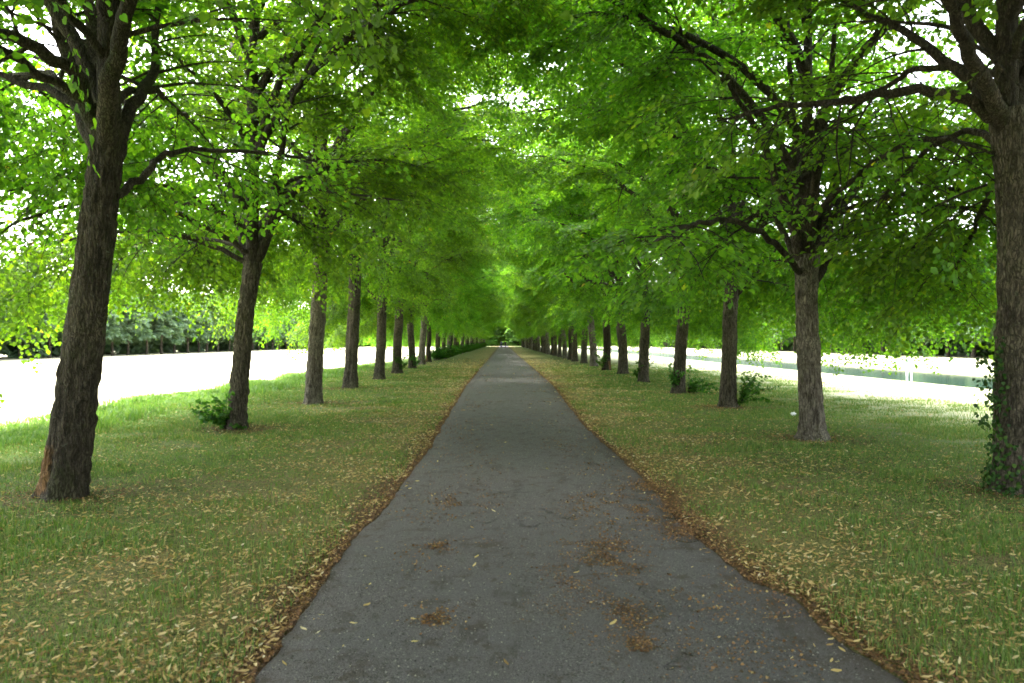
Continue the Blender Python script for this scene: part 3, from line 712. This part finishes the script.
def wood_tree(seed, h, lm='hazed_leaf'):
    tr = Tree(seed); tr.tr = Tubes(); tr.tw = False; tr.clear = False
    trunk_pts([np.zeros(3), np.array([.05, 0, 1.5]), np.array([0, .05, 3.0])], [.25, .2, .17], 10, tr.tr, seed, .05, .3, 10)
    base = np.array([0, 0, 1.0]); tr.limb([base, base + [0, 0, h * .4], base + [0, 0, h - 1.5]], .13, start=.2, Ls=2.4)
    az = 0
    for k in range(20):
        az += 2.399; u = k / 19
        tr.arc(base + np.array([0, 0, u * (h - 3)]), az, R(15 + 30 * u), R(-12 + 30 * u), 4.3 * (1 - .55 * u), .05, start=.25, Ls=2.1, seg=6)
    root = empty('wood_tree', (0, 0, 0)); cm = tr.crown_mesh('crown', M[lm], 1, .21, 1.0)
    ob('trunk', tr.tr.mesh('trunk', M['bark_dark']), root)
    tr.t.V += tr.lt.V; tr.t.F += [f + tr.t.n for f in tr.lt.F]
    ob('limbs', tr.t.mesh('limbs', M['limb']), root); ob('crown', cm, root)
    return root
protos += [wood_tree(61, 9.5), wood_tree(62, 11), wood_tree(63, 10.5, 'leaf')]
def far_row(x0, y0, y1, step, label, group, sc_, jit=.3, cat='tree', pi=4):
    y = y0; k = 0
    while y < y1:
        r = take(pi + k % 2); k += 1
        r.location = (x0 + random.uniform(-jit, jit), y + random.uniform(-jit, jit), float(gh(x0, y))); r.rotation_euler = (0, 0, random.uniform(0, 6.28))
        s = sc_ * random.uniform(.92, 1.08); r.scale = (s, s, s); tag(r, label, cat, group); y += step
far_row(-52, 52, 330, 5.0, 'far tree of the even dark-trunked row beyond the pale field on the left', 'row of trees beyond the left field', 1.0)
far_row(-59, 58, 380, 5.5, 'taller tree of the back line behind the far row on the left', 'back line of trees beyond the left field', 1.05, 1.2, pi=6)
far_row(47, 44, 330, 5.0, 'far tree of the row beyond the canal on the right', 'row of trees beyond the canal', 1.0)
far_row(54, 38, 380, 5.5, 'taller tree of the back line beyond the canal on the right', 'back line of trees beyond the canal', 1.05, 1.2, pi=6)

for k in range(22):
    r = take(8); sx = -46 + k * 4.3 + random.uniform(-.8, .8); r.location = (sx, 292 + (k % 3) * 5, -.1); r.rotation_euler = (0, 0, random.uniform(0, 6.28)); s = random.uniform(1.15, 1.4); r.scale = (s, s, s)
    tag(r, 'tree of the wood that closes the far end of the avenue', 'tree', 'wood at the end of the avenue')
# ------------------------------------------------------------------ grass, litter (stuff)
def inv(mat_name, col, trans=.3):
    return leaf_mat(mat_name, col, trans, (1.3, 1.4, .6), .03)
M['blade'] = inv('grass_blade', [(0, (.06, .12, .02)), (.4, (.095, .18, .028)), (.75, (.14, .22, .035)), (.9, (.20, .21, .06)), (1, (.32, .26, .11))])
M['blade_lush'] = inv('grass_lush', [(0, (.08, .16, .03)), (.6, (.12, .22, .04)), (1, (.20, .27, .07))])
M['litter'] = inv('dry_litter', [(0, (.15, .085, .035)), (.2, (.30, .19, .07)), (.6, (.47, .34, .13)), (.9, (.58, .45, .21)), (1, (.62, .55, .38))], .2)
M['crumb'] = inv('brown_crumb', [(0, (.05, .028, .015)), (.6, (.15, .07, .032)), (.92, (.24, .12, .05)), (1, (.38, .26, .12))], .1)

def blades(name, n, yr, xr, hfun, mat, wid=.0035, dens=None, label='', power=1.0):
    g = np.random.default_rng(hash(name) % 1000 if False else len(name) * 13 + n % 97)
    # more blades near the camera
    u = g.random(n); y0, y1 = yr; y = y0 * (y1 / y0) ** (u ** power); x = g.uniform(xr[0], xr[1], n)
    k = (x < edgeL(y) - .08) | (x > edgeR(y) + .08)
    vis = (x > -.72 * y - 1.2) & (x < .72 * y + 1.2)
    k &= vis
    k &= g.random(n) > .9 * sst(38, 60, y)
    if dens is not None: k &= g.random(n) < dens(x, y)
    x, y = x[k], y[k]; n = len(x); h = hfun(x, y, g) * g.uniform(.5, 1.3, n)
    z = gh(x, y) - .004; a = g.uniform(0, 6.28, n); wd = wid * g.uniform(.7, 1.4, n) * (.7 + y / 12)
    side = np.stack([np.cos(a), np.sin(a), 0 * a], -1); ln = g.uniform(.1, 1.1, n); b = a + np.pi / 2 + g.normal(size=n) * .5
    fw = np.stack([np.cos(b), np.sin(b), 0 * b], -1); P = np.stack([x, y, z], -1)
    up = np.array([0, 0, 1.0]); m = P + (fw * ln[:, None] * .25 + up * .6) * h[:, None]; t = P + (fw * ln[:, None] * .85 + up * (1 - .25 * ln[:, None])) * h[:, None]
    w_ = wd[:, None]
    V = np.stack([P - side * w_, P + side * w_, m - side * w_ * .8, m + side * w_ * .8, t - side * w_ * .15, t + side * w_ * .15], 1)
    Fq = np.array([[0, 1, 3, 2], [2, 3, 5, 4]])[None] + (np.arange(n) * 6)[:, None, None]
    print(name, n)
    return tag(ob(name, mesh_np(name, V.reshape(-1, 3), Fq.reshape(-1, 4), mat)), label, 'grass', kind='stuff')
def green(x, y):   # patchiness of the turf
    v = fbm(x, y, 1.3, 33) * .6 + fbm(x, y, .35, 3) * .4; ax = np.abs(x - .17)
    d = sst(.30, .52, v) * (.36 + .64 * sst(1.7, 4.2, ax)) + .10
    bare = 0
    for (tx, ty) in FEET: bare = np.maximum(bare, np.exp(-((x - tx) ** 2 + (y - ty) ** 2) / 1.1))
    return d * (1 - .9 * bare) * (1 - .93 * sst(7.0, 13.5, x + (fbm(x, y, 2.5, 90) - .5) * 6))
FEET = [tuple(gpx(*p)[:2]) for p in [(62, 497), (236, 429), (313, 404), (350, 389), (1010, 492), (813, 439), (728, 408), (678, 393)]]
def hshort(x, y, g): return .022 + .045 * sst(.40, .65, fbm(x, y, 1.0, 12)) + .012 * sst(3, 6, np.abs(x))
blades('short_grass', 1200000, (3.4, 60), (-9.5, 16.5), hshort, M['blade'], .0022, green, 'short patchy green grass on the verges beside the path', .9)
def edge_d(x, y): return sst(7.2, 8.6, -x) * (1 - sst(9.6, 10.4, -x)) * (.25 + .75 * sst(.4, .6, fbm(x, y, 1.1, 44)))
blades('tall_grass', 160000, (6, 60), (-10.4, -7.2), lambda x, y, g: .10 + .12 * sst(.45, .65, fbm(x, y, 1.4, 50)), M['blade_lush'], .004, edge_d, 'longer bright grass along the edge of the pale field')

def flakes(name, pos, size, mat, tplk, label, seed, flat=.35, lift=.008, yl=1.0):
    g = np.random.default_rng(seed); n = len(pos); P = np.array(pos, float); size = size * (1 + np.maximum(P[:, 1] - 12, 0) / 30)
    a = g.uniform(0, 6.28, n); Y = norm(np.stack([np.cos(a), np.sin(a), g.normal(size=n) * flat * .6], -1)); Z = norm(np.array([0, 0, 1]) + g.normal(size=(n, 3)) * flat); X = norm(np.cross(Y, Z)); Z = np.cross(X, Y)
    P[:, 2] += lift
    V, Fc = place(tplk, P, X, Y, Z, size * g.uniform(.5, 1.3, n)); print(name, n)
    return tag(ob(name, mesh_np(name, V, Fc, mat)), label, 'litter', kind='stuff')
def bract():  # long narrow curled wing bract of the lime
    rows = [(0, .03, 0), (.3, .14, .05), (.65, .15, .03), (1, .04, .14)]
    V = []
    for y_, w_, z_ in rows: V += [(-w_, y_, z_ + .05), (w_, y_, z_ - .02)]
    return np.array(V, float), np.array([[0, 1, 3, 2], [2, 3, 5, 4], [4, 5, 7, 6]])
g = np.random.default_rng(77)
n = 620000; y = 3.3 * (75 / 3.3) ** g.random(n); x = g.uniform(-8.5, 9.5, n); ax = np.abs(x - .17)
out = (x < edgeL(y) - .02) | (x > edgeR(y) + .02)
dn = (.12 + .88 * np.exp(-np.maximum(ax - 1.3, 0) / 1.9)) * (.3 + .7 * sst(.38, .6, fbm(x, y, .8, 61)))
k = out & (g.random(n) < dn * .62 * (1 - .85 * sst(35, 72, y))) & (x > -.72 * y - 1) & (x < .72 * y + 1)
P = np.stack([x[k], y[k], gh(x[k], y[k])], -1)
flakes('leaf_litter', P, .038, M['litter'], bract(), 'dry tan bracts and leaves scattered over the verges', 78, .45, .02)
n = 900; y = 3.3 * (60 / 3.3) ** g.random(n); x = g.uniform(-1.1, 1.8, n); k = (x > edgeL(y)) & (x < edgeR(y)) & (g.random(n) < .25 + .75 * sst(.9, 1.6, np.abs(x - .2)))
P = np.stack([x[k], y[k], 0 * x[k] + .035], -1)
flakes('path_litter', P, .045, M['litter'], bract(), 'single dry bracts lying on the asphalt', 79, .25, .006)
# brown crumbs: rim of the path and the drifts seen on it
cl = [(558, 576, 260, .16), (568, 592, 160, .10), (600, 555, 420, .20), (612, 570, 150, .15), (611, 620, 420, .15), (641, 652, 120, .05), (554, 615, 120, .09), (433, 623, 120, .08), (463, 506, 330, .22), (438, 551, 90, .09),
      (600, 506, 300, .22), (649, 492, 500, .22), (665, 515, 600, .20), (690, 535, 400, .14), (583, 522, 200, .3), (572, 640, 60, .05), (600, 650, 50, .2), (655, 592, 60, .1), (490, 470, 200, .5), (545, 450, 300, .6), (500, 425, 300, .8)]
PP = []
for cx, cyy, cnt, sp in cl:
    c = gpx(cx, cyy); q = g.normal(size=(cnt * 4, 2)) * [sp, sp * 1.3]; q = q[g.random(len(q)) < sst(.35, .6, fbm(c[0] + q[:, 0], c[1] + q[:, 1], .18, 8))]
    PP.append(np.stack([c[0] + q[:, 0], c[1] + q[:, 1], np.full(len(q), .04)], -1))
n = 40000; y = 3.3 * (45 / 3.3) ** g.random(n); s_ = g.random(n) < .5; off = np.abs(g.normal(size=n)) * .15 - .02
x = np.where(s_, edgeL(y) - off, edgeR(y) + off * 1.3); PP.append(np.stack([x, y, np.where(np.where(s_, x > edgeL(y), x < edgeR(y)), .02, gh(x, y) + .004)], -1))
n = 30000; y = 3.3 * (40 / 3.3) ** g.random(n); x = g.uniform(-1.1, 1.8, n); k = (x > edgeL(y)) & (x < edgeR(y)) & (g.random(n) < sst(.50, .72, fbm(x * 1.3, y, .8, 71))); PP.append(np.stack([x[k], y[k], 0 * x[k] + .038], -1))
for fx, fy in FEET:
    q = g.normal(size=(2600, 2)) * [.6, .5]; PP.append(np.stack([fx + q[:, 0], fy + q[:, 1], gh(fx + q[:, 0], fy + q[:, 1]) + .012], -1))
P = np.concatenate(PP)
flakes('brown_debris', P, .016, M['crumb'], leaf_tpl(1), 'brown crumbs of seed husks drifted along the path edge and cracks', 80, .4, .004)

n = 46000; y = 3.3 * (22 / 3.3) ** g.random(n); x = g.uniform(-1.35, 2.0, n); k = (x > edgeL(y) + .02) & (x < edgeR(y) - .02) & (g.random(n) < .35 + .65 * sst(.35, .6, fbm(x, y, .9, 17)))
P = np.stack([x[k], y[k], .012 + .035 * (1 - (2 * (x[k] - edgeL(y[k])) / (edgeR(y[k]) - edgeL(y[k])) - 1) ** 2)], -1)
M['grit'] = inv('grit', [(0, (.02, .018, .016)), (.45, (.05, .046, .042)), (.6, (.16, .15, .14)), (.9, (.20, .19, .17)), (1, (.30, .27, .21))], .02)
flakes('grit', P, .009, M['grit'], leaf_tpl(1), 'fine dark and pale stone grit worn loose from the asphalt', 81, .3, .003)
# fallen twigs
def stick(pts, r, label):
    T = Tubes(); P = [gpx(*p) for p in pts]; b = P[0].copy(); b[2] = .045
    T.add(spline([p - P[0] for p in P], 8), np.linspace(r, r * .4, 8), 6)
    T.add(spline([P[1] - P[0], (P[1] + P[-1]) / 2 - P[0] + np.array([.03, .07, .01])], 4), np.linspace(r * .6, r * .3, 4), 5)
    tag(ob('fallen_twig', T.mesh('fallen_twig', M['limb']), loc=b), label, 'twig', 'fallen twigs on the path edge')
stick([(664, 522), (678, 524), (692, 521), (700, 524)], .006, 'long thin twig lying on the dirt at the right path edge')
stick([(676, 546), (690, 548), (703, 545)], .005, 'short dark twig at the right path edge, nearest of the edge twigs')
stick([(683, 661), (690, 664), (697, 665)], .0035, 'small straight twig on the asphalt right of centre at the bottom')
# paper scrap
P = gpx(793, 416); g = np.random.default_rng(9)
V, Fq = [], []
u, v = np.meshgrid(np.linspace(0, np.pi, 9), np.linspace(0, 2 * np.pi, 12, endpoint=False), indexing='ij')
rr = .085 * (1 + g.normal(size=u.shape) * .22); rr[0] = .06; rr[-1] = .06
rr = rr * .7; V = np.stack([rr * np.sin(u) * np.cos(v), rr * np.sin(u) * np.sin(v), rr * .6 * np.cos(u) + .05], -1).reshape(-1, 3)
i, j = np.meshgrid(np.arange(12), np.arange(8)); i = i.ravel(); j = j.ravel(); i2 = (i + 1) % 12
n = N('white_paper'); n.bsdf((.8, .8, .8), .8, .2); M['white'] = n.m
tag(ob('paper_scrap', mesh_np('paper_scrap', V, np.stack([j * 12 + i, (j + 1) * 12 + i, (j + 1) * 12 + i2, j * 12 + i2], -1), M['white']), loc=(P[0], P[1], float(gh(P[0], P[1])))), 'crumpled scrap of white paper on the grass left of the second right tree', 'litter')
# white posts in the canal
for k, (cx, cyy, tp_, lab) in enumerate([(907, 376, 358, 'white post in the canal near the far bank, left of the two'), (911.5, 374.5, 357, 'white post in the canal near the far bank, right of the two')]):
    d = F * (CAM_H - WATER) / (cyy - HY); b = px(cx, cyy, d); top = (cyy - tp_) / F * d
    root = empty('mooring_post', (b[0], b[1], WATER - .6)); T = Tubes(); T.add([[0, 0, 0], [0, 0, .6 + top * .94]], [.06, .055], 14, 0); ob('post', T.mesh('post', M['white']), root)
    T = Tubes(); T.add([[0, 0, .6 + top * .94], [0, 0, .6 + top * .96], [0, 0, .6 + top * .99], [0, 0, .6 + top]], [.075, .08, .06, .004], 14); ob('post_cap', T.mesh('post_cap', M['white']), root)
    tag(root, lab, 'post', 'white posts in the canal')

# ------------------------------------------------------------------ walkers
def skin(name, verts, edges, radii, mat, parent, sub=2):
    me = bpy.data.meshes.new(name); me.from_pydata(verts, edges, []); o = ob(name, me, parent)
    md = o.modifiers.new('skin', 'SKIN'); me.skin_vertices.new() if not me.skin_vertices else None
    for v_, r_ in zip(me.skin_vertices[0].data, radii): v_.radius = (r_, r_) if not isinstance(r_, tuple) else r_
    me.skin_vertices[0].data[0].use_root = True
    s = o.modifiers.new('sub', 'SUBSURF'); s.levels = sub; s.render_levels = sub
    dg = bpy.context.evaluated_depsgraph_get(); me2 = bpy.data.meshes.new_from_object(o.evaluated_get(dg)); me2.name = name
    o.modifiers.clear(); o.data = me2; me2.materials.clear(); me2.materials.append(mat)
    me2.polygons.foreach_set('use_smooth', np.ones(len(me2.polygons), bool)); return o
def flat(name, c, r=.8): n = N(name); n.bsdf(c, r, .2); return n.m
def person(loc, rz, ph, shirt, trous, hair, label):
    root = empty('person', loc, rz); sk = flat('skin', (.45, .28, .2), .6)
    s = .30 * ph
    V = [(0, 0, .98), (0, 0, 1.15), (0, 0, 1.35), (0, 0, 1.50), (0, 0.01, 1.56), (0, .02, 1.64), (0, .02, 1.72),
         (.18, 0, 1.44), (.23, s * .5, 1.18), (.24, s, .94), (.245, s + .03, .85), (-.18, 0, 1.44), (-.23, -s * .5, 1.18), (-.24, -s, .94), (-.245, -s + .03, .85),
         (.10, 0, .92), (.11, -s * .5, .50), (.11, -s * 1.2, .09), (.11, -s * 1.2 + .13, .04), (-.10, 0, .92), (-.11, s * .6, .50), (-.11, s * .9, .09), (-.11, s * .9 + .13, .04)]
    E = [(0, 1), (1, 2), (2, 3), (3, 4), (4, 5), (5, 6), (3, 7), (7, 8), (8, 9), (9, 10), (3, 11), (11, 12), (12, 13), (13, 14), (0, 15), (15, 16), (16, 17), (17, 18), (0, 19), (19, 20), (20, 21), (21, 22)]
    Rr = [(.15, .11), (.13, .10), (.16, .11), (.10, .08), .05, (.08, .10), (.075, .09), .06, .045, .03, (.04, .02), .06, .045, .03, (.04, .02), .09, .06, .045, (.045, .03), .09, .06, .045, (.045, .03)]
    skin('body', V, E, Rr, sk, root)
    up = lambda i: V[i]
    skin('shirt', [V[1], V[2], (0, 0, 1.47), V[7], V[8], V[11], V[12], (0, 0, .95)], [(0, 1), (1, 2), (2, 3), (3, 4), (2, 5), (5, 6), (0, 7)], [(.16, .125), (.18, .13), (.12, .10), .075, .06, .075, .06, (.17, .13)], shirt, root)
    skin('trousers', [(0, 0, 1.0), V[15], V[16], V[17], V[19], V[20], V[21]], [(0, 1), (1, 2), (2, 3), (0, 4), (4, 5), (5, 6)], [(.165, .125), .11, .078, .06, .11, .078, .06], trous, root)
    skin('hair', [(0, 0, 1.70), (0, -.01, 1.75), (0, -.05, 1.68)], [(0, 1), (0, 2)], [(.09, .10), .07, .08], hair, root)
    return tag(root, label, 'person', 'two walkers far down the avenue')
blue = flat('pale_blue_cloth', (.25, .30, .42)); dark = flat('dark_cloth', (.02, .02, .03)); jean = flat('denim', (.04, .06, .12)); hair_ = flat('hair', (.04, .025, .015))
person((-.45, 205, .045), math.pi, 1, blue, jean, hair_, 'walker in a pale blue top far down the path, left of the pair')
person((.65, 203, .045), math.pi, -1, dark, dark, hair_, 'walker in dark clothes far down the path, right of the pair')
print('objects', len(bpy.data.objects))
